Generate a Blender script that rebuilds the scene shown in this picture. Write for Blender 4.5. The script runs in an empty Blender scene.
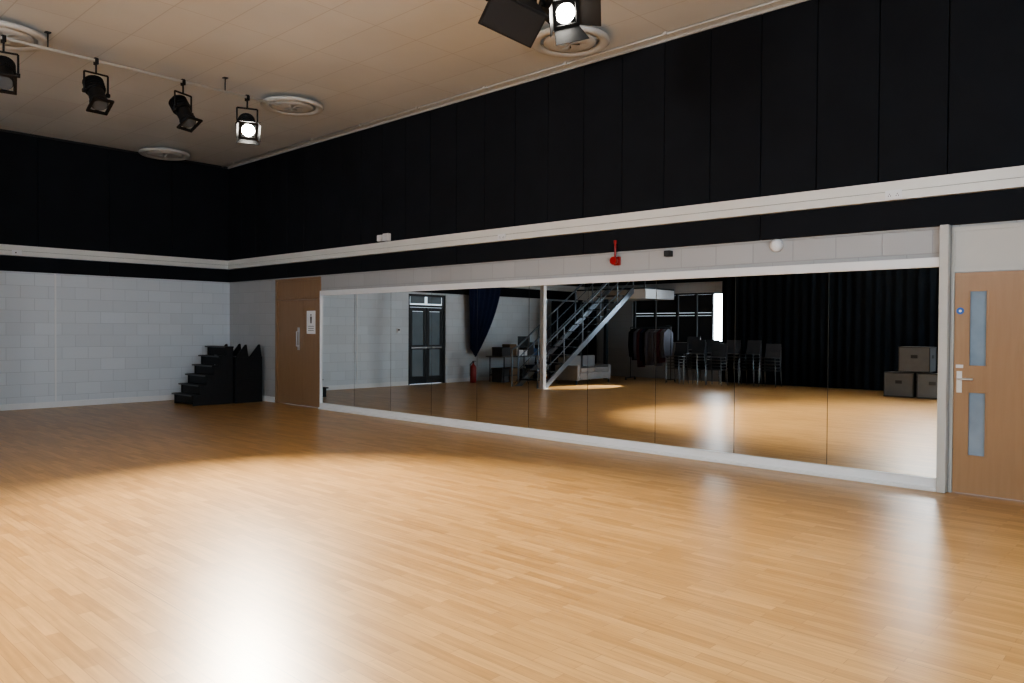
import bpy, bmesh, math, random
from mathutils import Vector, Matrix
random.seed(4)
scene = bpy.context.scene
scene.view_settings.view_transform = 'AgX'
scene.view_settings.look = 'AgX - Medium High Contrast'
scene.view_settings.exposure = 0.15

# ---------------------------------------------------------------- materials
def newmat(name):
    m = bpy.data.materials.new(name); m.use_nodes = True
    nt = m.node_tree; return m, nt, nt.nodes['Principled BSDF']
def mat(name, col, rough=0.6, metal=0.0, var=0.08, scale=6.0, bump=0.0, bscale=60.0, spec=0.5, emit=None, estr=0.0):
    m, nt, p = newmat(name)
    tc = nt.nodes.new('ShaderNodeTexCoord')
    n = nt.nodes.new('ShaderNodeTexNoise'); n.inputs['Scale'].default_value = scale; n.inputs['Detail'].default_value = 4
    nt.links.new(tc.outputs['Object'], n.inputs['Vector'])
    mx = nt.nodes.new('ShaderNodeMix'); mx.data_type = 'RGBA'
    mx.inputs[6].default_value = (*[c*(1-var) for c in col], 1)
    mx.inputs[7].default_value = (*[min(1, c*(1+var)) for c in col], 1)
    nt.links.new(n.outputs['Fac'], mx.inputs[0])
    nt.links.new(mx.outputs[2], p.inputs['Base Color'])
    p.inputs['Roughness'].default_value = rough
    p.inputs['Metallic'].default_value = metal
    p.inputs['Specular IOR Level'].default_value = spec
    if bump:
        n2 = nt.nodes.new('ShaderNodeTexNoise'); n2.inputs['Scale'].default_value = bscale
        nt.links.new(tc.outputs['Object'], n2.inputs['Vector'])
        b = nt.nodes.new('ShaderNodeBump'); b.inputs['Strength'].default_value = bump; b.inputs['Distance'].default_value = 0.01
        nt.links.new(n2.outputs['Fac'], b.inputs['Height']); nt.links.new(b.outputs['Normal'], p.inputs['Normal'])
    if emit:
        p.inputs['Emission Color'].default_value = (*emit, 1); p.inputs['Emission Strength'].default_value = estr
    return m

def floor_mat():
    m, nt, p = newmat('wood_strip_vinyl')
    tc = nt.nodes.new('ShaderNodeTexCoord')
    br = nt.nodes.new('ShaderNodeTexBrick')
    br.inputs['Scale'].default_value = 1.0
    br.inputs['Brick Width'].default_value = 0.52
    br.inputs['Row Height'].default_value = 0.068
    br.inputs['Mortar Size'].default_value = 0.0012
    br.inputs['Mortar Smooth'].default_value = 0.2
    br.inputs['Bias'].default_value = 0.0
    br.offset = 0.37; br.offset_frequency = 2
    br.inputs['Color1'].default_value = (0.56, 0.33, 0.13, 1)
    br.inputs['Color2'].default_value = (0.42, 0.232, 0.082, 1)
    br.inputs['Mortar'].default_value = (0.28, 0.15, 0.06, 1)
    nt.links.new(tc.outputs['Object'], br.inputs['Vector'])
    mp = nt.nodes.new('ShaderNodeMapping'); mp.inputs['Scale'].default_value = (3, 45, 1)
    nt.links.new(tc.outputs['Object'], mp.inputs['Vector'])
    g = nt.nodes.new('ShaderNodeTexNoise'); g.inputs['Scale'].default_value = 1.0; g.inputs['Detail'].default_value = 4
    nt.links.new(mp.outputs['Vector'], g.inputs['Vector'])
    mr = nt.nodes.new('ShaderNodeMapRange'); mr.inputs[1].default_value = 0.3; mr.inputs[2].default_value = 0.7
    mr.inputs[3].default_value = 0.84; mr.inputs[4].default_value = 1.12
    nt.links.new(g.outputs['Fac'], mr.inputs[0])
    hs = nt.nodes.new('ShaderNodeHueSaturation')
    nt.links.new(br.outputs['Color'], hs.inputs['Color']); nt.links.new(mr.outputs[0], hs.inputs['Value'])
    # welded sheet seams every 2 m running along the room
    sp = nt.nodes.new('ShaderNodeSeparateXYZ'); nt.links.new(tc.outputs['Object'], sp.inputs[0])
    ad = nt.nodes.new('ShaderNodeMath'); ad.operation = 'ADD'; ad.inputs[1].default_value = 20.25
    nt.links.new(sp.outputs[1], ad.inputs[0])
    md = nt.nodes.new('ShaderNodeMath'); md.operation = 'MODULO'; md.inputs[1].default_value = 2.0
    nt.links.new(ad.outputs[0], md.inputs[0])
    lt = nt.nodes.new('ShaderNodeMath'); lt.operation = 'LESS_THAN'; lt.inputs[1].default_value = 0.005
    nt.links.new(md.outputs[0], lt.inputs[0])
    mx = nt.nodes.new('ShaderNodeMix'); mx.data_type = 'RGBA'; mx.inputs[7].default_value = (0.22, 0.12, 0.05, 1)
    nt.links.new(lt.outputs[0], mx.inputs[0]); nt.links.new(hs.outputs['Color'], mx.inputs[6])
    nt.links.new(mx.outputs[2], p.inputs['Base Color'])
    n2 = nt.nodes.new('ShaderNodeTexNoise'); n2.inputs['Scale'].default_value = 1.0; n2.inputs['Detail'].default_value = 2
    nt.links.new(tc.outputs['Object'], n2.inputs['Vector'])
    m2 = nt.nodes.new('ShaderNodeMapRange'); m2.inputs[3].default_value = 0.28; m2.inputs[4].default_value = 0.34
    nt.links.new(n2.outputs['Fac'], m2.inputs[0]); nt.links.new(m2.outputs[0], p.inputs['Roughness'])
    b = nt.nodes.new('ShaderNodeBump'); b.inputs['Strength'].default_value = 0.08; b.inputs['Distance'].default_value = 0.002
    nt.links.new(g.outputs['Fac'], b.inputs['Height']); nt.links.new(b.outputs['Normal'], p.inputs['Normal'])
    return m

def block_mat(name, col, axis):
    m, nt, p = newmat(name)
    tc = nt.nodes.new('ShaderNodeTexCoord')
    sp = nt.nodes.new('ShaderNodeSeparateXYZ'); cb = nt.nodes.new('ShaderNodeCombineXYZ')
    nt.links.new(tc.outputs['Object'], sp.inputs[0])
    nt.links.new(sp.outputs[axis], cb.inputs[0]); nt.links.new(sp.outputs[2], cb.inputs[1])
    br = nt.nodes.new('ShaderNodeTexBrick'); br.inputs['Scale'].default_value = 1
    br.inputs['Brick Width'].default_value = 0.45; br.inputs['Row Height'].default_value = 0.225
    br.inputs['Mortar Size'].default_value = 0.006; br.inputs['Mortar Smooth'].default_value = 0.6
    br.inputs['Color1'].default_value = (*col, 1); br.inputs['Color2'].default_value = (*[c*0.93 for c in col], 1)
    br.inputs['Mortar'].default_value = (*[c*0.78 for c in col], 1)
    nt.links.new(cb.outputs[0], br.inputs['Vector']); nt.links.new(br.outputs['Color'], p.inputs['Base Color'])
    n = nt.nodes.new('ShaderNodeTexNoise'); n.inputs['Scale'].default_value = 90
    nt.links.new(tc.outputs['Object'], n.inputs['Vector'])
    b0 = nt.nodes.new('ShaderNodeBump'); b0.inputs['Strength'].default_value = 0.15; b0.inputs['Distance'].default_value = 0.004
    nt.links.new(n.outputs['Fac'], b0.inputs['Height'])
    b = nt.nodes.new('ShaderNodeBump'); b.invert = True; b.inputs['Strength'].default_value = 0.5; b.inputs['Distance'].default_value = 0.005
    nt.links.new(br.outputs['Fac'], b.inputs['Height']); nt.links.new(b0.outputs['Normal'], b.inputs['Normal'])
    nt.links.new(b.outputs['Normal'], p.inputs['Normal'])
    p.inputs['Roughness'].default_value = 0.5
    return m

def ceil_mat():
    m, nt, p = newmat('ceiling_tiles')
    tc = nt.nodes.new('ShaderNodeTexCoord')
    br = nt.nodes.new('ShaderNodeTexBrick'); br.inputs['Scale'].default_value = 1
    br.offset = 0.0
    br.inputs['Brick Width'].default_value = 1.2; br.inputs['Row Height'].default_value = 0.6
    br.inputs['Mortar Size'].default_value = 0.007; br.inputs['Mortar Smooth'].default_value = 0.3
    br.inputs['Color1'].default_value = (0.69, 0.71, 0.71, 1); br.inputs['Color2'].default_value = (0.66, 0.675, 0.675, 1)
    br.inputs['Mortar'].default_value = (0.55, 0.555, 0.55, 1)
    nt.links.new(tc.outputs['Object'], br.inputs['Vector'])
    n = nt.nodes.new('ShaderNodeTexNoise'); n.inputs['Scale'].default_value = 0.8; n.inputs['Detail'].default_value = 6
    nt.links.new(tc.outputs['Object'], n.inputs['Vector'])
    mr = nt.nodes.new('ShaderNodeMapRange'); mr.inputs[3].default_value = 0.84; mr.inputs[4].default_value = 1.08
    nt.links.new(n.outputs['Fac'], mr.inputs[0])
    hs = nt.nodes.new('ShaderNodeHueSaturation')
    nt.links.new(br.outputs['Color'], hs.inputs['Color']); nt.links.new(mr.outputs[0], hs.inputs['Value'])
    nt.links.new(hs.outputs['Color'], p.inputs['Base Color'])
    p.inputs['Roughness'].default_value = 0.7
    return m

def wood_mat(name, c1, c2, rough=0.4):
    m, nt, p = newmat(name)
    tc = nt.nodes.new('ShaderNodeTexCoord')
    mp = nt.nodes.new('ShaderNodeMapping'); mp.inputs['Scale'].default_value = (22, 22, 1.6)
    nt.links.new(tc.outputs['Object'], mp.inputs['Vector'])
    n = nt.nodes.new('ShaderNodeTexNoise'); n.inputs['Scale'].default_value = 1.2; n.inputs['Detail'].default_value = 6; n.inputs['Distortion'].default_value = 0.5
    nt.links.new(mp.outputs['Vector'], n.inputs['Vector'])
    mx = nt.nodes.new('ShaderNodeMix'); mx.data_type = 'RGBA'
    mx.inputs[6].default_value = (*c1, 1); mx.inputs[7].default_value = (*c2, 1)
    nt.links.new(n.outputs['Fac'], mx.inputs[0]); nt.links.new(mx.outputs[2], p.inputs['Base Color'])
    p.inputs['Roughness'].default_value = rough
    return m

M_floor = floor_mat()
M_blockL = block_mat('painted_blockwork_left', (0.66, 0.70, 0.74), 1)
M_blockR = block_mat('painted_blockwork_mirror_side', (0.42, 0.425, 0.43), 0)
M_ceil = ceil_mat()
M_white = mat('white_gloss_paint', (0.76, 0.77, 0.78), 0.4, var=0.03)
M_cream = mat('cream_paint', (0.50, 0.49, 0.455), 0.45, var=0.04)
M_trunk = mat('trunking_pvc', (0.72, 0.715, 0.68), 0.35, var=0.03)
M_black = mat('black_acoustic_fabric', (0.014, 0.016, 0.020), 0.85, var=0.25, scale=2, bump=0.2, bscale=200, spec=0.15)
M_blackpaint = mat('black_paint', (0.014, 0.015, 0.017), 0.5, var=0.2)
M_stage = mat('stage_black_ply', (0.014, 0.015, 0.017), 0.6, var=0.35, scale=12, spec=0.3)
M_edgelight = mat('step_edge_highlight', (0.10, 0.11, 0.12), 0.6, var=0.3, scale=30)  # pale strip colour imitates light caught on the tread edges
M_steel = mat('dark_steel', (0.05, 0.06, 0.07), 0.4, metal=0.5, var=0.1)
M_rail = mat('handrail_steel_lit', (0.17, 0.20, 0.24), 0.35, metal=0.4, var=0.1)  # lighter than the stair steel: light caught by rails and stringers, put in colour
M_alu = mat('brushed_aluminium', (0.62, 0.62, 0.62), 0.32, metal=1.0, var=0.05)
M_lamp = mat('lamp_black_enamel', (0.010, 0.010, 0.011), 0.5, var=0.2, spec=0.3)
M_curtain = mat('black_drape', (0.011, 0.014, 0.018), 0.9, var=0.2, spec=0.1)
M_bluecurt = mat('navy_drape', (0.014, 0.020, 0.055), 0.85, var=0.2, spec=0.2)
M_door = wood_mat('beech_veneer', (0.30, 0.17, 0.085), (0.38, 0.23, 0.12))
M_doorL = wood_mat('beech_veneer_dark', (0.26, 0.155, 0.085), (0.34, 0.21, 0.118))
M_glassdark = mat('wired_glass', (0.24, 0.31, 0.38), 0.12, var=0.35, scale=4)
M_red = mat('red_enamel', (0.30, 0.010, 0.009), 0.35)
M_paper = mat('paper', (0.88, 0.88, 0.88), 0.7, var=0.02)
M_ink = mat('ink', (0.03, 0.03, 0.03), 0.6)
M_seam = mat('mirror_backing', (0.05, 0.055, 0.055), 0.5)
M_bluesign = mat('blue_sign', (0.02, 0.12, 0.45), 0.4)
M_case = mat('grey_case', (0.12, 0.12, 0.12), 0.5, var=0.15)
M_caseedge = mat('case_dark_trim', (0.03, 0.03, 0.03), 0.5)
M_sofa = mat('pale_fabric', (0.24, 0.24, 0.25), 0.9, var=0.08, bump=0.2)
M_chair = mat('chair_plastic', (0.045, 0.05, 0.06), 0.35)
M_chairleg = mat('chair_leg_steel', (0.20, 0.21, 0.22), 0.35, metal=0.7)
M_blind = mat('blackout_blind', (0.03, 0.033, 0.038), 0.8)
M_dusk = mat('tinted_glass_glow', (0.10, 0.12, 0.13), 0.15, var=0.3, scale=2, emit=(0.5, 0.6, 0.7), estr=0.06)  # faint emission stands in for outside light through the door glass
M_day = mat('daylight_pane', (0.8, 0.85, 0.9), 0.3, emit=(0.80, 0.90, 1.0), estr=40)
M_fillw = mat('added_fill_glazing', (0.8, 0.85, 0.9), 0.3, emit=(0.66, 0.83, 1.0), estr=12)  # glow of the added end-wall window
M_streak = mat('streak_glow_panel', (0.8, 0.85, 0.9), 0.3, emit=(0.95, 0.97, 1.0), estr=75)  # glow of the added high window behind the floor streak
M_dayslit = mat('daylight_slit', (0.8, 0.85, 0.9), 0.3, emit=(0.80, 0.90, 1.0), estr=1.0)
M_lens = mat('lit_lens', (1, 1, 1), 0.3, emit=(1.0, 0.95, 0.85), estr=60)
M_lensoff = mat('unlit_lens', (0.10, 0.11, 0.12), 0.08, var=0.1)
M_diff = mat('diffuser_metal', (0.56, 0.56, 0.54), 0.45, var=0.06)
M_mirror, nt_, p_ = newmat('mirror_glass')
p_.inputs['Base Color'].default_value = (0.86, 0.89, 0.885, 1); p_.inputs['Metallic'].default_value = 1; p_.inputs['Roughness'].default_value = 0.0

# ---------------------------------------------------------------- mesh builder
class B:
    def __init__(s, name, mats):
        s.name = name; s.bm = bmesh.new(); s.mats = mats
    def _tag(s, faces, mi, smooth=False):
        for f in faces: f.material_index = mi; f.smooth = smooth
    def box(s, x0, x1, y0, y1, z0, z1, mi=0, M=None):
        c = [Vector((x, y, z)) for z in (z0, z1) for y in (y0, y1) for x in (x0, x1)]
        if M: c = [M @ v for v in c]
        v = [s.bm.verts.new(p) for p in c]
        fs = [s.bm.faces.new([v[i] for i in q]) for q in ((0,2,3,1),(4,5,7,6),(0,1,5,4),(2,6,7,3),(0,4,6,2),(1,3,7,5))]
        s._tag(fs, mi); return s
    def cyl(s, a, b, r, mi=0, seg=12, r2=None, caps=True, M=None):
        a = Vector(a); b = Vector(b); r2 = r if r2 is None else r2
        d = (b-a).normalized(); u = d.orthogonal().normalized(); w = d.cross(u)
        A = []; Bv = []
        for i in range(seg):
            t = 2*math.pi*i/seg; o = u*math.cos(t)+w*math.sin(t)
            pa = a+o*r; pb = b+o*r2
            if M: pa = M @ pa; pb = M @ pb
            A.append(s.bm.verts.new(pa)); Bv.append(s.bm.verts.new(pb))
        fs = [s.bm.faces.new((A[i], A[(i+1) % seg], Bv[(i+1) % seg], Bv[i])) for i in range(seg)]
        s._tag(fs, mi, True)
        if caps: s._tag([s.bm.faces.new(A[::-1]), s.bm.faces.new(Bv)], mi)
        return s
    def tube(s, pts, r, mi=0, seg=8, M=None):
        for i in range(len(pts)-1): s.cyl(pts[i], pts[i+1], r, mi, seg, M=M)
        return s
    def lathe(s, prof, origin, mi=0, seg=40, M=None, closed=False):
        o = Vector(origin); rings = []
        for (r, z) in prof:
            ring = []
            for i in range(seg):
                t = 2*math.pi*i/seg; p = o+Vector((r*math.cos(t), r*math.sin(t), z))
                ring.append(s.bm.verts.new(M @ p if M else p))
            rings.append(ring)
        n = len(rings)
        for k in range(n if closed else n-1):
            a = rings[k]; b = rings[(k+1) % n]
            s._tag([s.bm.faces.new((a[i], a[(i+1) % seg], b[(i+1) % seg], b[i])) for i in range(seg)], mi, True)
        return s
    def prism(s, pts, axis, a0, a1, mi=0, M=None):
        def P(p, a): 
            v = Vector((a, p[0], p[1])) if axis == 'x' else Vector((p[0], a, p[1]))
            return M @ v if M else v
        A = [s.bm.verts.new(P(p, a0)) for p in pts]; C = [s.bm.verts.new(P(p, a1)) for p in pts]
        n = len(pts)
        fs = [s.bm.faces.new(A), s.bm.faces.new(C[::-1])]
        fs += [s.bm.faces.new((A[i], C[i], C[(i+1) % n], A[(i+1) % n])) for i in range(n)]
        s._tag(fs, mi); return s
    def done(s, bevel=0.0, segs=2, parent=None):
        bmesh.ops.recalc_face_normals(s.bm, faces=s.bm.faces[:])
        me = bpy.data.meshes.new(s.name); s.bm.to_mesh(me); s.bm.free()
        for m in s.mats: me.materials.append(m)
        o = bpy.data.objects.new(s.name, me); scene.collection.objects.link(o)
        if bevel:
            md = o.modifiers.new('bev', 'BEVEL'); md.width = bevel; md.segments = segs; md.limit_method = 'ANGLE'
            md.angle_limit = math.radians(50)
        if parent: o.parent = parent
        return o

# ---------------------------------------------------------------- room dimensions
XL, XR = -15.93, 3.2      # far-left wall, wall behind/right of camera
YM, YO = 8.03, -4.70      # mirror wall, opposite wall
H = 5.0; T = 0.2

B('floor', [M_floor]).box(XL-T, XR+T, YO-T, YM+T, -0.1, 0).done()
B('ceiling', [M_ceil]).box(XL-T, XR+T, YO-T, YM+T, H, H+0.1).done()

def wall_holes(name, axis, a0, a1, t0, t1, z1, holes, m):
    b = B(name, [m]); cuts = sorted(set([a0, a1]+[h[0] for h in holes]+[h[1] for h in holes]))
    for i in range(len(cuts)-1):
        p, q = cuts[i], cuts[i+1]; mid = (p+q)/2; zs = [(0, z1)]
        for h in holes:
            if h[0] < mid < h[1]: zs = [(0, h[2]), (h[3], z1)]
        for (u, v) in zs:
            if v-u < 1e-4: continue
            if axis == 'x': b.box(p, q, t0, t1, u, v)
            else: b.box(t0, t1, p, q, u, v)
    return b.done()
CX0, CX1 = -5.75, -4.6
wall_holes('wall_mirror_side', 'x', XL, XR, YM, YM+T, H, [(-13.99, -12.36, 0, 2.48), (-1.865, -0.80, 0, 2.48)], M_blockR)
wall_holes('wall_left', 'y', YO-T, YM+T, XL-T, XL, H, [(1.62, 2.95, 0, 2.45)], M_blockL)
wall_holes('wall_opposite', 'x', XL, XR, YO-T, YO, H, [(-13.95, -10.75, 1.15, 2.65), (CX0, CX1, 3.35, 4.75)], M_blockR)
wall_holes('wall_right', 'y', YO-T, YM+T, XR, XR+T, H, [(-3.2, 3.2, 1.0, 3.2)], M_blockL)

# black acoustic panels, upper band (separate boards with narrow joints)
def panels_x(name, y0, y1, x0, x1, z0, z1, step=0.61):
    b = B(name, [M_black]); x = x0
    while x < x1-0.05:
        e = min(x+step, x1); b.box(x+0.004, e-0.004, y0, y1, z0, z1); x = e
    return b.done(bevel=0.008)
def panels_y(name, x0, x1, y0, y1, z0, z1, step=1.22):
    b = B(name, [M_black]); y = y1
    while y > y0+0.05:
        e = max(y-step, y0); b.box(x0, x1, e+0.004, y-0.004, z0, z1); y = e
    return b.done(bevel=0.008)
panels_x('trim_acoustic_panel_mirror_side', YM-0.05, YM-0.002, XL+0.002, XR-0.06, 2.97, H-0.036)
panels_x('trim_acoustic_band_mirror_side', YM-0.04, YM-0.002, XL+0.002, XR-0.06, 2.50, 2.775, 2.44)
panels_y('trim_acoustic_panel_left', XL+0.002, XL+0.05, YO+0.06, YM-0.048, 2.97, H-0.036)
panels_y('trim_acoustic_band_left', XL+0.002, XL+0.04, YO+0.06, YM-0.038, 2.50, 2.775, 2.44)
b = B('trim_acoustic_panel_opposite', [M_black])
for (xa, xb, za, zb) in ((XL+0.055, CX0-0.02, 2.97, H-0.04), (CX0-0.02, CX1+0.02, 2.97, 3.33), (CX0-0.02, CX1+0.02, 4.77, H-0.04), (CX1+0.02, XR-0.06, 2.97, H-0.04)):
    b.box(xa, xb, YO+0.002, YO+0.05, za, zb)
b.done()
panels_y('trim_acoustic_panel_right', XR-0.05, XR-0.002, YO+0.06, YM-0.06, 3.3, H-0.04)

# dado trunking
b = B('trim_trunking_mirror_side', [M_trunk, M_ink])
b.box(XL+0.09, XR-0.09, YM-0.085, YM-0.002, 2.78, 2.862).box(XL+0.09, XR-0.09, YM-0.085, YM-0.002, 2.866, 2.965)
b.box(XL+0.09, XR-0.09, YM-0.078, YM-0.002, 2.862, 2.866, 1)
b.done(bevel=0.006)
b = B('trim_trunking_left', [M_trunk, M_ink])
b.box(XL+0.002, XL+0.085, YO+0.09, YM-0.002, 2.78, 2.862).box(XL+0.002, XL+0.085, YO+0.09, YM-0.002, 2.866, 2.965)
b.box(XL+0.002, XL+0.078, YO+0.09, YM-0.002, 2.862, 2.866, 1)
b.done(bevel=0.006)
B('trim_ceiling_mirror_side', [M_diff]).box(XL+0.01, XR-0.01, YM-0.06, YM-0.002, H-0.034, H-0.002).done()
B('trim_ceiling_left', [M_ink]).box(XL+0.002, XL+0.07, YO+0.01, YM-0.08, H-0.034, H-0.002).done()
b = B('trim_conduit', [M_diff]); b.cyl((XL+0.1, YM-0.22, H-0.02), (XR-0.1, YM-0.22, H-0.02), 0.013)
x = XL+0.6
while x < XR: b.box(x-0.02, x+0.02, YM-0.25, YM-0.19, H-0.036, H-0.001); x += 1.5
b.done()

# baseboards
B('baseboard_left', [M_white]).box(XL+0.001, XL+0.022, 2.97, YM-0.001, 0.001, 0.11).box(XL+0.001, XL+0.022, YO+0.05, 1.60, 0.001, 0.11).done(bevel=0.004)
B('baseboard_mirror_side', [M_white]).box(XL+0.03, -14.02, YM-0.022, YM-0.001, 0.001, 0.11).box(-0.76, XR-0.01, YM-0.022, YM-0.001, 0.001, 0.11).done(bevel=0.004)
b = B('trim_wall_batten', [M_white]); b.box(XL+0.001, XL+0.012, 4.60, 4.63, 0.12, 2.49); b.done()

# ---------------------------------------------------------------- mirror wall
MX0, MX1 = -12.30, -1.945
b = B('wall_mirror', [M_mirror, M_seam]); n = 10; w = (MX1-MX0)/n
for i in range(n):
    b.box(MX0+i*w+0.0035, MX0+(i+1)*w-0.0035, YM-0.028, YM-0.020, 0.12, 2.115, 0)
b.box(MX0, MX1, YM-0.019, YM-0.001, 0.12, 2.115, 1)
b.done()
b = B('trim_mirror_frame', [M_white])
b.box(MX0-0.0, MX1, YM-0.055, YM-0.001, 2.115, 2.205)
b.box(MX0, MX1, YM-0.055, YM-0.001, 0.001, 0.118)
b.box(MX0, MX1, YM-0.095, YM-0.056, 0.001, 0.035)
b.box(MX0-0.028, MX0-0.001, YM-0.055, YM-0.001, 0.001, 2.205)
b.done(bevel=0.004)
B('trim_post', [M_cream]).box(MX1+0.002, MX1+0.078, YM-0.10, YM-0.001, 0.001, 2.50).done(bevel=0.006)

# ---------------------------------------------------------------- doors
def lever(b, x, y, z, s, mi):
    b.box(x-0.022, x+0.022, y-0.008, y, z-0.10, z+0.10, mi)
    b.cyl((x, y-0.008, z+0.03), (x, y-0.055, z+0.03), 0.010, mi)
    b.cyl((x, y-0.055, z+0.03), (x+s*0.12, y-0.055, z+0.03), 0.010, mi)
b = B('door_1', [M_door, M_cream, M_glassdark, M_alu, M_bluesign, M_white, M_ink])
fy = YM+0.005; x0, x1 = -1.832, -0.86
def leaf(b, x0, x1, z0, z1, yf, holes, mi, gi):
    cuts = sorted(set([z0, z1]+[h[2] for h in holes]+[h[3] for h in holes]))
    for i in range(len(cuts)-1):
        a, c = cuts[i], cuts[i+1]; hh = [h for h in holes if h[2] <= (a+c)/2 <= h[3]]
        if hh:
            h = hh[0]; b.box(x0, h[0], yf, yf+0.045, a, c, mi); b.box(h[1], x1, yf, yf+0.045, a, c, mi)
            b.box(h[0], h[1], yf+0.018, yf+0.026, a, c, gi)
            for (p, q) in ((h[0]-0.008, h[0]+0.006), (h[1]-0.006, h[1]+0.008)): b.box(p, q, yf-0.006, yf+0.012, a-0.008, c+0.008, 0)
            for (p, q) in ((a-0.008, a+0.006), (c-0.006, c+0.008)): b.box(h[0], h[1], yf-0.006, yf+0.012, p, q, 0)
        else: b.box(x0, x1, yf, yf+0.045, a, c, mi)
leaf(b, x0, x1, 0.008, 2.055, fy, [(-1.712, -1.568, 0.36, 0.95), (-1.712, -1.568, 1.19, 1.885)], 0, 2)
b.box(-1.862, -1.835, YM-0.012, YM+0.12, 0.001, 2.478, 1); b.box(-0.857, -0.802, YM-0.012, YM+0.12, 0.001, 2.478, 1)
b.box(-1.835, -0.857, YM-0.012, YM+0.12, 2.060, 2.105, 1); b.box(-1.835, -0.857, YM+0.0, YM+0.05, 2.105, 2.44, 1)
b.box(-1.835, -0.857, YM-0.012, YM+0.12, 2.44, 2.478, 1)
lever(b, -1.785, fy, 1.04, 1, 3)
b.box(-1.815, -1.755, fy-0.004, fy, 1.17, 1.20, 3)
b.cyl((-1.785, fy, 1.70), (-1.785, fy-0.003, 1.70), 0.032, 4, 24)
b.cyl((-1.785, fy-0.003, 1.70), (-1.785, fy-0.004, 1.70), 0.012, 5, 16)
b.done(bevel=0.002)
b = B('door_2', [M_doorL, M_doorL, M_glassdark, M_alu, M_ink])
fy = YM+0.02
b.box(-13.93, -12.985, fy, fy+0.045, 0.008, 2.055, 0)
b.box(-12.978, -12.42, fy, fy+0.045, 0.008, 2.055, 0)
b.box(-13.93, -12.42, fy-0.004, fy+0.04, 2.10, 2.43, 0)
b.box(-13.985, -13.933, YM-0.015, YM+0.1, 0.001, 2.478, 1); b.box(-12.417, -12.365, YM-0.015, YM+0.1, 0.001, 2.478, 1)
b.box(-13.933, -12.417, YM-0.015, YM+0.1, 2.058, 2.10, 1); b.box(-13.933, -12.417, YM-0.015, YM+0.1, 2.43, 2.478, 1)
b.box(-12.985, -12.978, fy+0.01, fy+0.04, 0.01, 2.05, 4)
b.box(-13.21, -13.13, fy-0.004, fy, 1.08, 1.52, 3)
b.tube([(-13.17, fy, 1.16), (-13.17, fy-0.05, 1.16), (-13.17, fy-0.05, 1.44), (-13.17, fy, 1.44)], 0.010, 3)
b.done(bevel=0.002)
b = B('paper_sign', [M_paper, M_ink])
b.box(-12.88, -12.58, fy-0.003, fy-0.001, 1.40, 1.84, 0)
b.cyl((-12.73, fy-0.003, 1.76), (-12.73, fy-0.0045, 1.76), 0.018, 1, 16)
b.prism([(-12.75, 1.60), (-12.71, 1.60), (-12.70, 1.73), (-12.76, 1.73)], 'y', fy-0.0045, fy-0.003, 1)
for zz in (1.54, 1.50, 1.46): b.box(-12.83, -12.63, fy-0.0045, fy-0.003, zz, zz+0.008, 1)
b.done()

# ---------------------------------------------------------------- wall fittings
b = B('trim_fire_alarm_sounder', [M_red])
x = -5.64; z = 2.38
b.cyl((x, YM-0.001, z), (x, YM-0.05, z), 0.045, 0, 20)
b.cyl((x, YM-0.05, z), (x, YM-0.11, z), 0.040, 0, 20, r2=0.052)
b.box(x-0.045, x+0.045, YM-0.03, YM-0.001, z-0.055, z+0.055)
b.cyl((x, YM-0.06, z+0.04), (x, YM-0.06, z+0.24), 0.014, 0, 12)
b.cyl((x, YM-0.06, z+0.22), (x, YM-0.06, z+0.26), 0.022, 0, 12)
b.done(bevel=0.004)
b = B('smoke_detector', [M_white])
Mr = Matrix.Translation((-3.55, YM-0.001, 2.43)) @ Matrix.Rotation(math.radians(90), 4, 'X')
b.lathe([(0.0, 0), (0.07, 0), (0.07, 0.03), (0.056, 0.055), (0.034, 0.07), (0.0, 0.072)], (0, 0, 0), 0, 28, M=Mr)
b.done()
B('wall_speaker', [M_blackpaint, M_ink]).box(-4.92, -4.84, YM-0.08, YM-0.002, 2.39, 2.46).cyl((-4.88, YM-0.08, 2.425), (-4.88, YM-0.085, 2.425), 0.025, 1).done(bevel=0.006)
b = B('junction_box', [M_white]); b.box(-10.52, -10.40, YM-0.11, YM-0.052, 2.985, 3.09).box(-10.34, -10.20, YM-0.13, YM-0.052, 2.975, 3.10); b.done(bevel=0.01)
def socket(name, x):
    b = B(name, [M_white, M_ink]); b.box(x-0.075, x+0.075, YM-0.097, YM-0.086, 2.79, 2.875)
    for s in (-0.035, 0.035):
        b.box(x+s-0.012, x+s+0.012, YM-0.100, YM-0.097, 2.85, 2.865, 0)
        for d in (-0.010, 0.010): b.box(x+s+d-0.003, x+s+d+0.003, YM-0.0985, YM-0.097, 2.815, 2.825, 1)
        b.box(x+s-0.003, x+s+0.003, YM-0.0985, YM-0.097, 2.832, 2.842, 1)
    b.done()
for xx in (-2.35, -7.6): socket('wall_socket', xx)
b = B('wall_socket', [M_white, M_ink]); b.box(XL+0.086, XL+0.097, 3.9, 4.05, 2.79, 2.875); b.box(XL+0.097, XL+0.10, 3.95, 3.97, 2.82, 2.84, 1); b.done()
B('thermostat', [M_white, M_ink]).box(XL+0.001, XL+0.03, 3.25, 3.35, 1.40, 1.52).box(XL+0.03, XL+0.033, 3.27, 3.33, 1.46, 1.50, 1).done(bevel=0.004)

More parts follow.
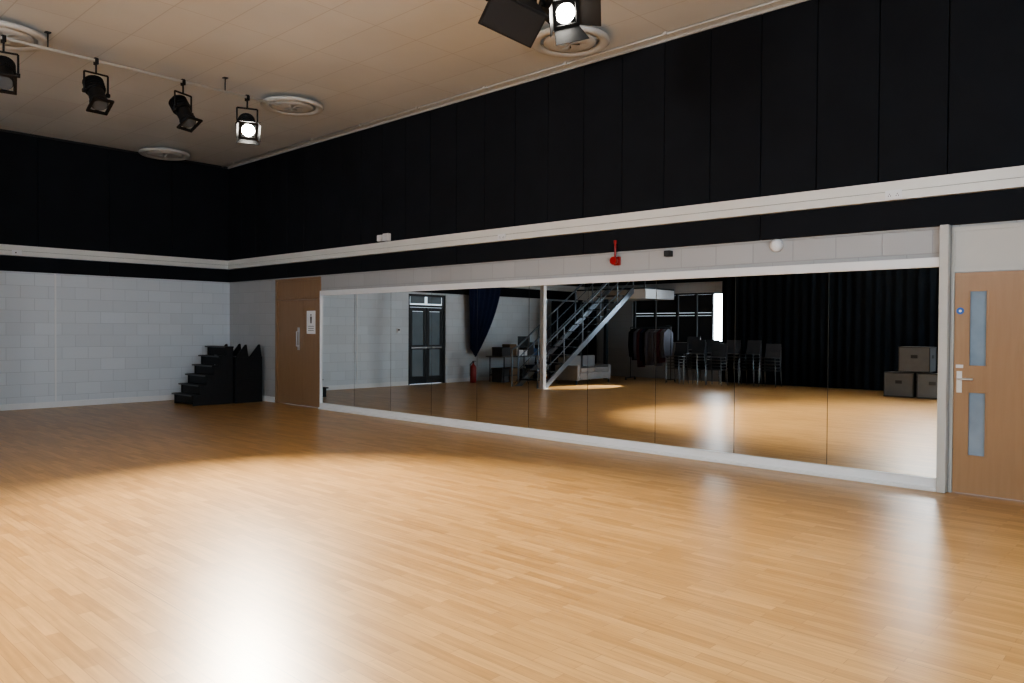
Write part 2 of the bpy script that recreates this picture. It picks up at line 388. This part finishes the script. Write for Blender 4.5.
# ---------------------------------------------------------------- staging steps in the corner
b = B('stage_steps', [M_stage, M_edgelight])
n = 6; y0 = 6.52; run = 0.135; rise = 0.185
prof = [(y0, 0.001)]
for i in range(n): prof += [(y0+i*run, (i+1)*rise), (y0+(i+1)*run, (i+1)*rise)]
ytop = y0+n*run; prof += [(ytop, 0.001)]
for xa in (-15.23, -14.42): b.prism(prof, 'x', xa, xa+0.03, 0)
for i in range(n):
    b.box(-15.25, -14.37, y0+i*run-0.04, y0+(i+1)*run, (i+1)*rise, (i+1)*rise+0.026, 0)
    b.box(-15.25, -14.368, y0+i*run-0.046, y0+i*run-0.041, (i+1)*rise, (i+1)*rise+0.026, 1)  # edge highlight painted as a pale strip
    b.box(-15.20, -14.42, y0+i*run+0.02, y0+i*run+0.03, i*rise+0.03, (i+1)*rise, 0)
b.done(bevel=0.004)
b = B('stage_block', [M_stage, M_edgelight])
b.box(-15.23, -14.36, 7.36, 7.94, 0.001, 0.92, 0)
for xa in (-14.39, -15.20):
    for k in range(2): b.prism([(7.37+k*0.29, 0.92), (7.64+k*0.29, 0.92), (7.60+k*0.29, 1.17), (7.57+k*0.29, 1.17)], 'x', xa, xa+0.03, 0)
b.box(-14.36, -14.345, 7.38, 7.41, 0.02, 0.90, 0); b.box(-14.36, -14.345, 7.89, 7.92, 0.02, 0.90, 0); b.box(-14.36, -14.345, 7.41, 7.89, 0.45, 0.48, 0)
b.done(bevel=0.004)

# ---------------------------------------------------------------- ceiling diffusers
def diffuser(x, y):
    b = B('ceiling_diffuser', [M_diff, M_ink])
    o = (x, y, H)
    b.cyl((x, y, H-0.001), (x, y, H-0.08), 0.20, 0, 36)
    b.lathe([(0.46, -0.07), (0.47, -0.10), (0.44, -0.125), (0.36, -0.11), (0.345, -0.09), (0.36, -0.07)], o, 0, 48, closed=True)
    b.lathe([(0.31, -0.09), (0.31, -0.11), (0.23, -0.12), (0.0, -0.12), (0.0, -0.11), (0.23, -0.10)], o, 0, 48)
    for k in range(4):
        t = k*math.pi/2+0.4
        b.cyl((x+0.20*math.cos(t), y+0.20*math.sin(t), H-0.07), (x+0.37*math.cos(t), y+0.37*math.sin(t), H-0.09), 0.008, 0, 6)
    b.done()
for (x, y) in ((-5.70, 7.10), (-10.5, 6.30), (-15.25, 6.35), (-10.5, 2.5), (-5.65, 2.4), (-15.25, 2.5), (-5.65, -1.8), (-10.5, -1.8)):
    diffuser(x, y)

# ---------------------------------------------------------------- lighting bars + stage lamps
ZB = 4.80
def bar(x, yend):
    b = B('lighting_bar', [M_diff, M_steel]); b.cyl((x, YO+0.06, ZB), (x, yend, ZB), 0.019, 0, 16)
    y = YO+1.0
    while y < yend:
        b.cyl((x, y, ZB), (x, y, H-0.001), 0.008, 1, 8); b.box(x-0.03, x+0.03, y-0.03, y+0.03, H-0.012, H-0.001, 1); y += 2.2
    return b.done()
BX1, BX2 = -10.25, -4.65
bar1 = bar(BX1, 5.95); bar2 = bar(BX2, 5.75)

def stage_lamp(x, y, drop, aim, lit=False, size=1.0, barn=False, power=0, cone=60, col=(1, 0.86, 0.66), blend=0.35, box=False, flap=0.20, ang=(40,)*4, roll=0):
    c = Vector((x, y, ZB-drop)); d = (Vector(aim)-c).normalized()
    q = d.to_track_quat('-Z', 'Y').to_matrix().to_4x4()
    M = Matrix.Translation(c) @ q
    s = size
    b = B('stage_light', [M_lamp, M_lens if lit else M_lensoff, M_alu])
    r = 0.095*s
    if box:
        b.box(-1.25*r, 1.25*r, -1.25*r, 1.25*r, -0.20*s, 0.16*s, 0, M=M)
        b.box(-0.9*r, 0.9*r, -0.9*r, 0.9*r, 0.16*s, 0.20*s, 0, M=M)
    else:
        b.cyl((0, 0, 0.02*s), (0, 0, 0.21*s), r*1.15, 0, 20, r2=r*0.95, M=M)
        b.cyl((0, 0, 0.02*s), (0, 0, -0.20*s), r, 0, 20, M=M)
        b.cyl((0, 0, -0.13*s), (0, 0, -0.17*s), r*1.12, 0, 20, M=M)
        for k in range(4): b.cyl((0, 0, (0.05+k*0.04)*s), (0, 0, (0.062+k*0.04)*s), r*1.28, 0, 20, M=M)
        b.cyl((0, 0, 0.21*s), (0, 0, 0.25*s), r*0.5, 0, 14, M=M)
    b.cyl((0, 0, -0.2005*s), (0, 0, -0.206*s), r*0.92, 1, 28, M=M)
    g = 1.3*r
    RR = Matrix.Rotation(math.radians(roll), 4, 'Z')
    for (p, q2, u, v) in ((-g, g, -g, -0.95*r), (-g, g, 0.95*r, g), (-g, -0.95*r, -0.95*r, 0.95*r), (0.95*r, g, -0.95*r, 0.95*r)):
        b.box(p, q2, u, v, -0.225*s, -0.2*s, 0, M=M @ RR)
    if barn:
        for k in range(4):
            L = (flap if isinstance(flap, float) else flap[k])*s; an = math.radians(ang[k])
            R = RR @ Matrix.Rotation(k*math.pi/2, 4, 'Z') @ Matrix.Translation((0, g, -0.22*s)) @ Matrix.Rotation(an, 4, 'X')
            ww = g*(1.0 if k % 2 else 1.3)
            pts = [(-g*0.95, 0), (g*0.95, 0), (ww, -L), (-ww, -L)]
            b.prism(pts, 'y', -0.003, 0.003, 0, M=M @ R)
    ax = Vector((q[0][0], q[1][0], q[2][0])).normalized()
    W = (1.25*r if box else r*1.15)+0.03*s
    pl = c+ax*W; pr = c-ax*W; top = Vector((x, y, min(c.z+0.24*s, ZB-0.06)))
    for p in (pl, pr):
        b.cyl(p-ax*0.02*s, p+ax*0.02*s, 0.026*s, 0, 12)
    tl = Vector((pl.x, pl.y, top.z)); tr = Vector((pr.x, pr.y, top.z))
    b.tube([pl, tl], 0.012*s, 0, 8); b.tube([pr, tr], 0.012*s, 0, 8); b.tube([tl, tr], 0.012*s, 0, 8)
    b.cyl(top, (x, y, ZB-0.03), 0.011, 0, 8)
    b.box(x-0.035, x+0.035, y-0.02, y+0.02, ZB-0.045, ZB-0.022, 0)
    b.box(x-0.036, x-0.022, y-0.02, y+0.02, ZB-0.05, ZB+0.032, 0); b.box(x+0.022, x+0.036, y-0.02, y+0.02, ZB-0.05, ZB+0.02, 0)
    b.box(x-0.036, x+0.02, y-0.02, y+0.02, ZB+0.021, ZB+0.033, 0)
    o = b.done(bevel=0.003)
    if lit and power:
        L = bpy.data.lights.new('spot', 'SPOT'); L.energy = power; L.color = col; L.spot_size = math.radians(cone)
        L.spot_blend = blend; L.shadow_soft_size = r*0.85
        lo = bpy.data.objects.new('spot', L); scene.collection.objects.link(lo)
        lo.matrix_world = Matrix.Translation(c+d*(0.235+(0.1 if barn else 0))*s) @ q
        lo.parent = o
    return o
stage_lamp(BX1, 2.45, 0.40, (-6, 1.5, 0.0))
stage_lamp(BX1, 3.43, 0.40, (-7.5, 3.6, 0.0))
stage_lamp(BX1, 4.51, 0.40, (-7.5, 5.5, 0.0))
stage_lamp(BX1, 5.43, 0.40, (-4.0, 2.7, 0.0), lit=True, barn=True, flap=0.09, ang=(25,)*4, power=4600, cone=70, blend=0.85, col=(1, 0.89, 0.73))
stage_lamp(BX1, -1.5, 0.40, (-6, -1, 0.0))
stage_lamp(BX2, 5.60, 0.24, (0.2, 3.4, 0.6), lit=True, size=1.05, barn=True, box=True, power=180, cone=95, blend=0.9, flap=(0.16, 0.2, 0.16, 0.16), ang=(40, 50, 30, 30), roll=-20, col=(1, 0.9, 0.74))
stage_lamp(BX2, 2.0, 0.40, (-2.0, 1.0, 0.0), size=1.2, barn=True, box=True)
stage_lamp(BX2, -1.5, 0.40, (-5.2, 2.0, 0.0), lit=True, size=1.2, barn=True, box=True, power=600, cone=92, blend=0.9, flap=0.1, ang=(25,)*4, col=(1, 0.86, 0.66))

# loudspeaker hung beside the lamp on the second bar
c = Vector((-4.74, 5.06, 4.36)); d = Vector((0.50, -0.42, -0.62)).normalized()
q = d.to_track_quat('-Z', 'Y').to_matrix().to_4x4()
M = Matrix.Translation(c) @ q @ Matrix.Rotation(math.radians(22), 4, 'Z')
M_grille = mat('speaker_grille', (0.02, 0.02, 0.021), 0.7, bump=0.6, bscale=300)
b = B('loudspeaker', [M_lamp, M_grille, M_alu])
A = [Vector((x, y, z)) for (x, y, z) in ((-0.27, -0.165, -0.15), (0.27, -0.165, -0.15), (0.27, 0.165, -0.15), (-0.27, 0.165, -0.15), (-0.18, -0.15, 0.14), (0.18, -0.15, 0.14), (0.18, 0.15, 0.14), (-0.18, 0.15, 0.14))]
vs = [b.bm.verts.new(M @ p) for p in A]
b._tag([b.bm.faces.new([vs[i] for i in f]) for f in ((0, 3, 2, 1), (4, 5, 6, 7), (0, 1, 5, 4), (1, 2, 6, 5), (2, 3, 7, 6), (3, 0, 4, 7))], 0)
b.box(-0.25, 0.25, -0.145, 0.145, -0.162, -0.151, 1, M=M)
p1 = M @ Vector((-0.245, 0, 0)); p2 = M @ Vector((0.245, 0, 0)); zt = ZB-0.06
b.tube([p1, (p1.x, p1.y, zt), (-4.65, 5.06, zt), (p2.x, p2.y, zt), p2], 0.014, 0, 8)
b.box(-4.685, -4.615, 5.03, 5.09, zt, ZB-0.022, 0)
b.box(-4.686, -4.672, 5.03, 5.09, zt, ZB+0.03, 0); b.box(-4.628, -4.614, 5.03, 5.09, zt, ZB+0.03, 0); b.box(-4.686, -4.614, 5.03, 5.09, ZB+0.022, ZB+0.034, 0)
b.done(bevel=0.006)

# ---------------------------------------------------------------- opposite side (seen in mirror, apart from the added windows)
def curtain(name, x0, x1, y, z0, z1, m, amp=0.045, wl=0.24, th=0):
    bm = bmesh.new(); n = int((x1-x0)/0.025); rows = 8; V = []
    for j in range(rows+1):
        z = z0+(z1-z0)*j/rows; row = []
        for i in range(n+1):
            x = x0+(x1-x0)*i/n
            ph = 2*math.pi*x/wl+0.8*math.sin(x*1.7)+0.3*math.sin(x*5.1)
            row.append(bm.verts.new((x, y+amp*(0.75+0.25*math.sin(x*2.3))*math.sin(ph)*(1.0-0.35*j/rows), z)))
        V.append(row)
    for j in range(rows):
        for i in range(n):
            f = bm.faces.new((V[j][i], V[j][i+1], V[j+1][i+1], V[j+1][i])); f.smooth = True
    me = bpy.data.meshes.new(name); bm.to_mesh(me); bm.free(); me.materials.append(m)
    o = bpy.data.objects.new(name, me); scene.collection.objects.link(o); return o
curtain('stage_curtain', -10.70, -6.6, YO+0.22, 0.02, 3.24, M_curtain)
curtain('stage_curtain', -6.62, 3.0, YO+0.22, 0.02, 3.24, M_curtain)
B('curtain_rail', [M_steel]).box(-10.8, 3.1, YO+0.19, YO+0.25, 3.24, 3.29).box(-10.7, -10.66, YO+0.052, YO+0.25, 3.25, 3.28).box(2.9, 2.94, YO+0.052, YO+0.25, 3.25, 3.28).done()

b = B('window_1', [M_blackpaint, M_blind, M_day, M_dayslit])
wx0, wx1, wz0, wz1 = -13.95, -10.75, 1.15, 2.65
b.box(wx0, wx1, YO-0.12, YO-0.04, wz0, wz0+0.05); b.box(wx0, wx1, YO-0.12, YO-0.04, wz1-0.05, wz1)
cols = [wx0+0.03, -13.15, -12.35, -11.7, -11.14, wx1-0.03]
for cx in cols: b.box(cx-0.03, cx+0.03, YO-0.12, YO-0.03, wz0, wz1)
b.box(wx0, -11.14, YO-0.12, YO-0.03, 1.97, 2.04)
b.box(wx0, -11.14, YO-0.19, YO-0.18, wz0, wz1, 3)
b.box(-11.14, wx1, YO-0.19, YO-0.18, wz0, wz1, 2)
for i in range(4):
    for (za, zb) in ((wz0+0.03, 1.96), (2.055, wz1-0.055)):
        b.box(cols[i]+0.045, cols[i+1]-(0.06 if i % 2 else 0.04), YO-0.10, YO-0.09, za, zb, 1)
b.done()
b = B('unseen_fill_window', [M_white, M_fillw]); b.box(XR+0.10, XR+0.11, -3.2, 3.2, 1.0, 3.2, 1)  # unseen window, added for cool daylight on the left wall
for yy in (-3.17, -1.6, 0, 1.6, 3.17): b.box(XR+0.03, XR+0.09, yy-0.03, yy+0.03, 1.0, 3.2)
for zz in (1.03, 2.3, 3.17): b.box(XR+0.03, XR+0.09, -3.2, 3.2, zz-0.03, zz+0.03)
b.done()
b = B('added_streak_window', [M_white, M_streak]); b.box(CX0, CX1, YO-0.12, YO-0.11, 3.35, 4.75, 1)  # high window added to throw the bright streak on the floor
for xx in (CX0+0.03, (CX0+CX1)/2, CX1-0.03): b.box(xx-0.03, xx+0.03, YO-0.10, YO-0.04, 3.35, 4.75)
for zz in (3.38, 4.72): b.box(CX0, CX1, YO-0.10, YO-0.04, zz-0.03, zz+0.03)
b.done()

# glazed dark double door in left wall
b = B('door_3', [M_blackpaint, M_dusk, M_dayslit, M_alu])
X = XL-0.10
b.box(X, X+0.08, 1.62, 1.68, 0.001, 2.45); b.box(X, X+0.08, 2.89, 2.95, 0.001, 2.45); b.box(X, X+0.08, 1.68, 2.89, 2.39, 2.45)
b.box(X, X+0.08, 1.68, 2.89, 2.10, 2.16)
b.box(X-0.06, X-0.05, 1.62, 2.95, 0.02, 2.45, 2)
for (ya, yb) in ((1.69, 2.275), (2.295, 2.88)):
    b.box(X+0.02, X+0.065, ya, ya+0.09, 0.02, 2.09); b.box(X+0.02, X+0.065, yb-0.09, yb, 0.02, 2.09)
    for (p, q) in ((0.02, 0.22), (0.95, 1.07), (1.99, 2.09)): b.box(X+0.02, X+0.065, ya+0.09, yb-0.09, p, q)
    b.box(X+0.03, X+0.04, ya+0.095, yb-0.115, 0.22, 1.98, 1)
    b.box(X+0.03, X+0.04, ya+0.04, yb-0.04, 2.20, 2.39, 1)
b.box(X+0.066, X+0.09, 1.75, 2.82, 0.98, 1.02, 3)
b.done()

# tied-back navy curtain
bm = bmesh.new(); V = []; nr = 14; nc = 40
for j in range(nr+1):
    t = j/nr; z = 3.0-(3.0-0.95)*t; e = t**1.7
    ya = -0.41+(0.66+0.41)*e; yb = 0.95-0.10*t; row = []
    for i in range(nc+1):
        s = i/nc; row.append(bm.verts.new((XL+0.22+0.05*math.sin(s*2*math.pi*6)*(1-0.5*t), ya+(yb-ya)*s, z-0.25*(1-s)*t)))
    V.append(row)
for j in range(nr):
    for i in range(nc):
        f = bm.faces.new((V[j][i], V[j][i+1], V[j+1][i+1], V[j+1][i])); f.smooth = True
me = bpy.data.meshes.new('tied_curtain'); bm.to_mesh(me); bm.free(); me.materials.append(M_bluecurt)
o = bpy.data.objects.new('tied_curtain', me); scene.collection.objects.link(o)

# steel staircase
b = B('steel_staircase', [M_steel, M_white, M_rail])
SX0, SX1 = -13.75, -12.80
ya, yb, ht = 1.00, -3.05, 2.75
ns = 13; dy = (yb-ya)/ns; dz = ht/ns
for xs in (SX0, SX1-0.05):
    b.prism([(ya+0.12, 0.0), (ya-0.12, 0.0), (yb, ht-0.14), (yb, ht+0.06)], 'x', xs, xs+0.05, 2)
for i in range(ns):
    z = (i+1)*dz; y = ya+i*dy
    b.box(SX0+0.05, SX1-0.05, y+dy-0.02, y+0.0, z-0.04, z-0.01, 0)
for xs in (SX0+0.025, SX1-0.025):
    for hh, r in ((0.95, 0.024), (0.63, 0.013), (0.32, 0.013)):
        b.cyl((xs, ya, 0.12+hh), (xs, yb, ht+hh), r, 2, 10)
    for k in range(6):
        t = k/5; y = ya+(yb-ya)*t; b.cyl((xs, y, ht*t+0.02), (xs, y, ht*t+0.12*(1-t)+0.95), 0.02, 2, 8)
    b.cyl((xs, ya, 1.07), (xs, ya+0.25, 0.98), 0.024, 2, 10)
    b.cyl((xs, ya+0.25, 0.98), (xs, ya+0.25, 0.002), 0.024, 2, 10)
LX = SX1+0.38
b.box(SX0-1.2, LX+0.03, YO+0.06, yb, ht-0.30, ht-0.02, 1)
b.box(SX0-1.2, LX+0.03, YO+0.06, yb, ht-0.02, ht+0.02, 0)
for hh in (0.35, 0.65, 0.98): b.cyl((SX1, yb, ht+hh), (LX, yb, ht+hh), 0.02, 0, 8); b.cyl((LX, yb, ht+hh), (LX, YO+0.07, ht+hh), 0.02, 0, 8)
for (px, py) in ((SX0-1.1, yb-0.06), (SX0-0.1, yb-0.06)):
    b.box(px-0.05, px+0.05, py-0.05, py+0.05, 0.001, ht-0.28, 0)
b.cyl((LX, yb, ht), (LX, yb, ht+1), 0.022, 0, 8)
b.done(bevel=0.003)
b = B('column', [M_white]); b.box(-12.70, -12.58, 1.20, 1.32, 0.001, H-0.002); b.box(-12.74, -12.54, 1.16, 1.36, 0.001, 0.02); b.done(bevel=0.006)

# sofa
b = B('sofa', [M_sofa, M_steel])
sx, sy = -13.35, -0.7
b.box(sx-0.40, sx+0.40, sy-1.3, sy, 0.12, 0.32); b.box(sx-0.42, sx-0.20, sy-1.3, sy, 0.32, 0.74)
b.box(sx-0.42, sx+0.40, sy-1.44, sy-1.3, 0.10, 0.52); b.box(sx-0.42, sx+0.40, sy, sy+0.14, 0.10, 0.52)
for k in range(2): b.box(sx-0.19, sx+0.41, sy-1.29+k*0.65, sy-0.66+k*0.65, 0.325, 0.45); 
for k in range(2): b.box(sx-0.20, sx-0.05, sy-1.27+k*0.65, sy-0.68+k*0.65, 0.455, 0.78)
for (px, py) in ((-0.36, -1.4), (0.34, -1.4), (-0.36, 0.1), (0.34, 0.1)): b.cyl((sx+px, sy+py, 0.001), (sx+px, sy+py, 0.12), 0.025, 1)
b.done(bevel=0.05, segs=3)
# dark store curtain behind the stairs
def curtain_y(name, x, y0, y1, z0, z1, m, amp=0.05, wl=0.2):
    bm = bmesh.new(); n = int((y1-y0)/0.025); V = []
    for z in (z0, (z0+z1)/2, z1):
        V.append([bm.verts.new((x+amp*math.sin(2*math.pi*(y0+(y1-y0)*i/n)/wl+math.sin(i*0.07)), y0+(y1-y0)*i/n, z)) for i in range(n+1)])
    for j in range(2):
        for i in range(n):
            f = bm.faces.new((V[j][i], V[j][i+1], V[j+1][i+1], V[j+1][i])); f.smooth = True
    me = bpy.data.meshes.new(name); bm.to_mesh(me); bm.free(); me.materials.append(m)
    o = bpy.data.objects.new(name, me); scene.collection.objects.link(o)
curtain_y('store_curtain', XL+0.75, -4.4, -2.1, 0.02, 2.40, M_curtain)

# table with clutter
b = B('folding_table', [M_case, M_steel])
b.box(-15.45, -14.75, -1.7, 0.5, 0.72, 0.75, 0)
for px in (-15.38, -14.82):
    for py in (-1.6, 0.4): b.cyl((px, py, 0.001), (px, py, 0.72), 0.016, 1)
    b.cyl((px, -1.6, 0.2), (px, 0.4, 0.2), 0.012, 1)
b.done()
M_box1 = mat('cardboard', (0.22, 0.14, 0.08), 0.8); M_box2 = mat('blue_crate', (0.03, 0.08, 0.2), 0.5); M_box3 = mat('grey_amp', (0.05, 0.05, 0.055), 0.5)
b = B('props_clutter', [M_box1, M_box2, M_box3, M_red, M_paper])
yy = 0.40
for i, (w, d, h, mi) in enumerate([(0.35, 0.4, 0.25, 2), (0.28, 0.3, 0.33, 0), (0.4, 0.4, 0.16, 4), (0.3, 0.35, 0.38, 2), (0.36, 0.3, 0.2, 1), (0.25, 0.3, 0.3, 2)]):
    b.box(-15.1-d/2, -15.1+d/2, yy-w, yy, 0.751, 0.751+h, mi)
    b.box(-15.1-d/2-0.008, -15.1+d/2+0.008, yy-w-0.008, yy+0.008, 0.751+h*0.86, 0.751+h*0.93, mi); yy -= w+0.02
b.done(bevel=0.008)
b = B('storage_crate', [M_box1, M_box2, M_box3, M_red])
for (py, w, h, mi) in ((0.2, 0.3, 0.4, 2), (-0.2, 0.4, 0.4, 0), (-0.75, 0.5, 0.35, 2), (-1.3, 0.4, 0.45, 1)):
    b.box(-15.35, -14.95, py-w/2, py+w/2, 0.001, h, mi); b.box(-15.37, -14.93, py-w/2-0.015, py+w/2+0.015, h-0.05, h, mi)
b.done(bevel=0.008)
b = B('fire_extinguisher', [M_red, M_ink])
b.lathe([(0.0, 0.002), (0.085, 0.002), (0.09, 0.02), (0.09, 0.42), (0.07, 0.48), (0.03, 0.52), (0.02, 0.56), (0, 0.56)], (-15.45, 1.0, 0), 0, 24)
b.cyl((-15.45, 1.0, 0.56), (-15.45, 1.0, 0.60), 0.025, 1); b.box(-15.47, -15.43, 0.91, 1.02, 0.60, 0.615, 1)
b.tube([(-15.45, 1.03, 0.58), (-15.45, 1.12, 0.52), (-15.45, 1.12, 0.20)], 0.012, 1); b.done()
b = B('music_stand', [M_steel])
mx_, my_ = -14.2, 0.25
b.cyl((mx_, my_, 0.30), (mx_, my_, 1.05), 0.012)
for k in range(3):
    t = k*2.094+0.3; b.cyl((mx_, my_, 0.38), (mx_+0.25*math.cos(t), my_+0.25*math.sin(t), 0.008), 0.009)
b.box(mx_-0.02, mx_, my_-0.24, my_+0.24, 1.02, 1.32); b.box(mx_-0.02, mx_+0.05, my_-0.24, my_+0.24, 1.01, 1.025)
b.done()

# clothes rack with costumes
M_c1 = mat('costume_grey', (0.10, 0.10, 0.12), 0.9); M_c2 = mat('costume_maroon', (0.08, 0.02, 0.03), 0.9); M_c3 = mat('costume_tan', (0.15, 0.12, 0.10), 0.9)
b = B('clothes_rack', [M_steel, M_curtain, M_bluecurt, M_c1, M_ink, M_c2, M_c3])
ry = -3.42; rx0, rx1 = -13.15, -11.75
b.cyl((rx0, ry, 1.60), (rx1, ry, 1.60), 0.014, 0)
for px in (rx0, rx1):
    b.cyl((px, ry, 0.06), (px, ry, 1.60), 0.014, 0); b.cyl((px, ry-0.25, 0.08), (px, ry+0.25, 0.08), 0.014, 0)
    for s in (-0.24, 0.24): b.cyl((px-0.012, ry+s, 0.035), (px+0.012, ry+s, 0.035), 0.034, 4)
for i in range(13):
    px = rx0+0.09+i*0.1; L = random.uniform(0.75, 1.15); w = random.uniform(0.20, 0.25); mi = random.choice([1, 2, 3, 1, 5, 6, 3])
    b.cyl((px, ry, 1.60), (px, ry, 1.545), 0.004, 0, 6)
    b.prism([(ry-0.03, 1.55), (ry+0.03, 1.55), (ry+w, 1.44), (ry+w+0.02, 1.55-L*0.6), (ry+w*0.8, 1.55-L), (ry-w*0.8, 1.55-L), (ry-w-0.02, 1.55-L*0.6), (ry-w, 1.44)], 'x', px-0.03, px+0.03, mi)
b.done(bevel=0.012)

# stacking chairs
def chair_stack(x, y, n, rot):
    b = B('stacked_chair', [M_chair, M_chairleg])
    R = Matrix.Translation((x, y, 0)) @ Matrix.Rotation(rot, 4, 'Z')
    for k in range(n):
        M = R @ Matrix.Translation((0, 0.012*k, 0.085*k))
        for sx in (-0.23, 0.23):
            b.tube([(sx, 0.22, 0.001), (sx*0.9, 0.17, 0.43), (sx*0.9, -0.18, 0.43), (sx, -0.24, 0.001)], 0.011, 1, 8, M=M)
        pr = [(0.22, 0.425), (0.23, 0.445), (0.0, 0.43), (-0.17, 0.45), (-0.23, 0.60), (-0.27, 0.82), (-0.285, 0.82), (-0.25, 0.59), (-0.19, 0.435), (0.0, 0.415)]
        b.prism(pr, 'x', -0.21, 0.21, 0, M=M)
    b.done(bevel=0.004)
for (x, y, n) in ((-11.35, -3.1, 5), (-10.78, -3.1, 6), (-10.2, -3.25, 5), (-11.35, -3.85, 7), (-10.75, -3.85, 6), (-10.15, -3.95, 6), (-9.5, -3.85, 6), (-8.93, -3.85, 5)):
    chair_stack(x, y, n, random.uniform(-0.1, 0.1))

# flight cases
def case(x, y, z, w, d, h):
    b = B('flight_case', [M_case, M_caseedge, M_alu])
    b.box(x-w/2, x+w/2, y-d/2, y+d/2, z, z+h, 0)
    e = 0.02
    for sx in (-1, 1):
        for sy in (-1, 1): b.box(x+sx*w/2-e/2, x+sx*w/2+e/2, y+sy*d/2-e/2, y+sy*d/2+e/2, z, z+h, 1)
        for zz in (z+e/2, z+h-e/2): b.box(x+sx*w/2-e/2, x+sx*w/2+e/2, y-d/2, y+d/2, zz-e/2, zz+e/2, 1); b.box(x-w/2, x+w/2, y+sx*d/2-e/2, y+sx*d/2+e/2, zz-e/2, zz+e/2, 1)
    b.box(x-0.07, x+0.07, y+d/2, y+d/2+0.008, z+h*0.55, z+h*0.68, 1)
    b.box(x+w/2, x+w/2+0.008, y-0.07, y+0.07, z+h*0.55, z+h*0.68, 1)
    b.done(bevel=0.004)
case(-5.42, -3.1, 0.011, 0.62, 0.5, 0.56); case(-4.72, -3.1, 0.011, 0.62, 0.5, 0.56); case(-5.1, -3.1, 0.595, 0.64, 0.5, 0.57)

# sunlight entering through the uncovered window pane
L = bpy.data.lights.new('sun_through_window', 'SPOT'); L.energy = 6000; L.color = (1, 0.96, 0.9); L.spot_size = math.radians(13); L.spot_blend = 0.2; L.shadow_soft_size = 0.03
lo = bpy.data.objects.new('sun_through_window', L); scene.collection.objects.link(lo)
c = Vector((-10.95, YO+0.02, 2.45)); lo.matrix_world = Matrix.Translation(c) @ (Vector((-12.25, -0.2, 0))-c).to_track_quat('-Z', 'Y').to_matrix().to_4x4()

# ---------------------------------------------------------------- world
w = bpy.data.worlds.new('sky'); scene.world = w; w.use_nodes = True
w.node_tree.nodes['Background'].inputs[0].default_value = (0.6, 0.75, 1, 1); w.node_tree.nodes['Background'].inputs[1].default_value = 1.0

# ---------------------------------------------------------------- camera
cam = bpy.data.cameras.new('camera'); co = bpy.data.objects.new('camera', cam); scene.collection.objects.link(co)
cam.sensor_width = 36; cam.lens = 36*763/1024; cam.clip_start = 0.05
co.matrix_world = Matrix.Translation((0, 0, 1.5)) @ Matrix.Rotation(math.radians(42.94), 4, 'Z') @ Matrix.Rotation(math.radians(90-0.88), 4, 'X') @ Matrix.Rotation(math.radians(0.34), 4, 'Z')
scene.camera = co
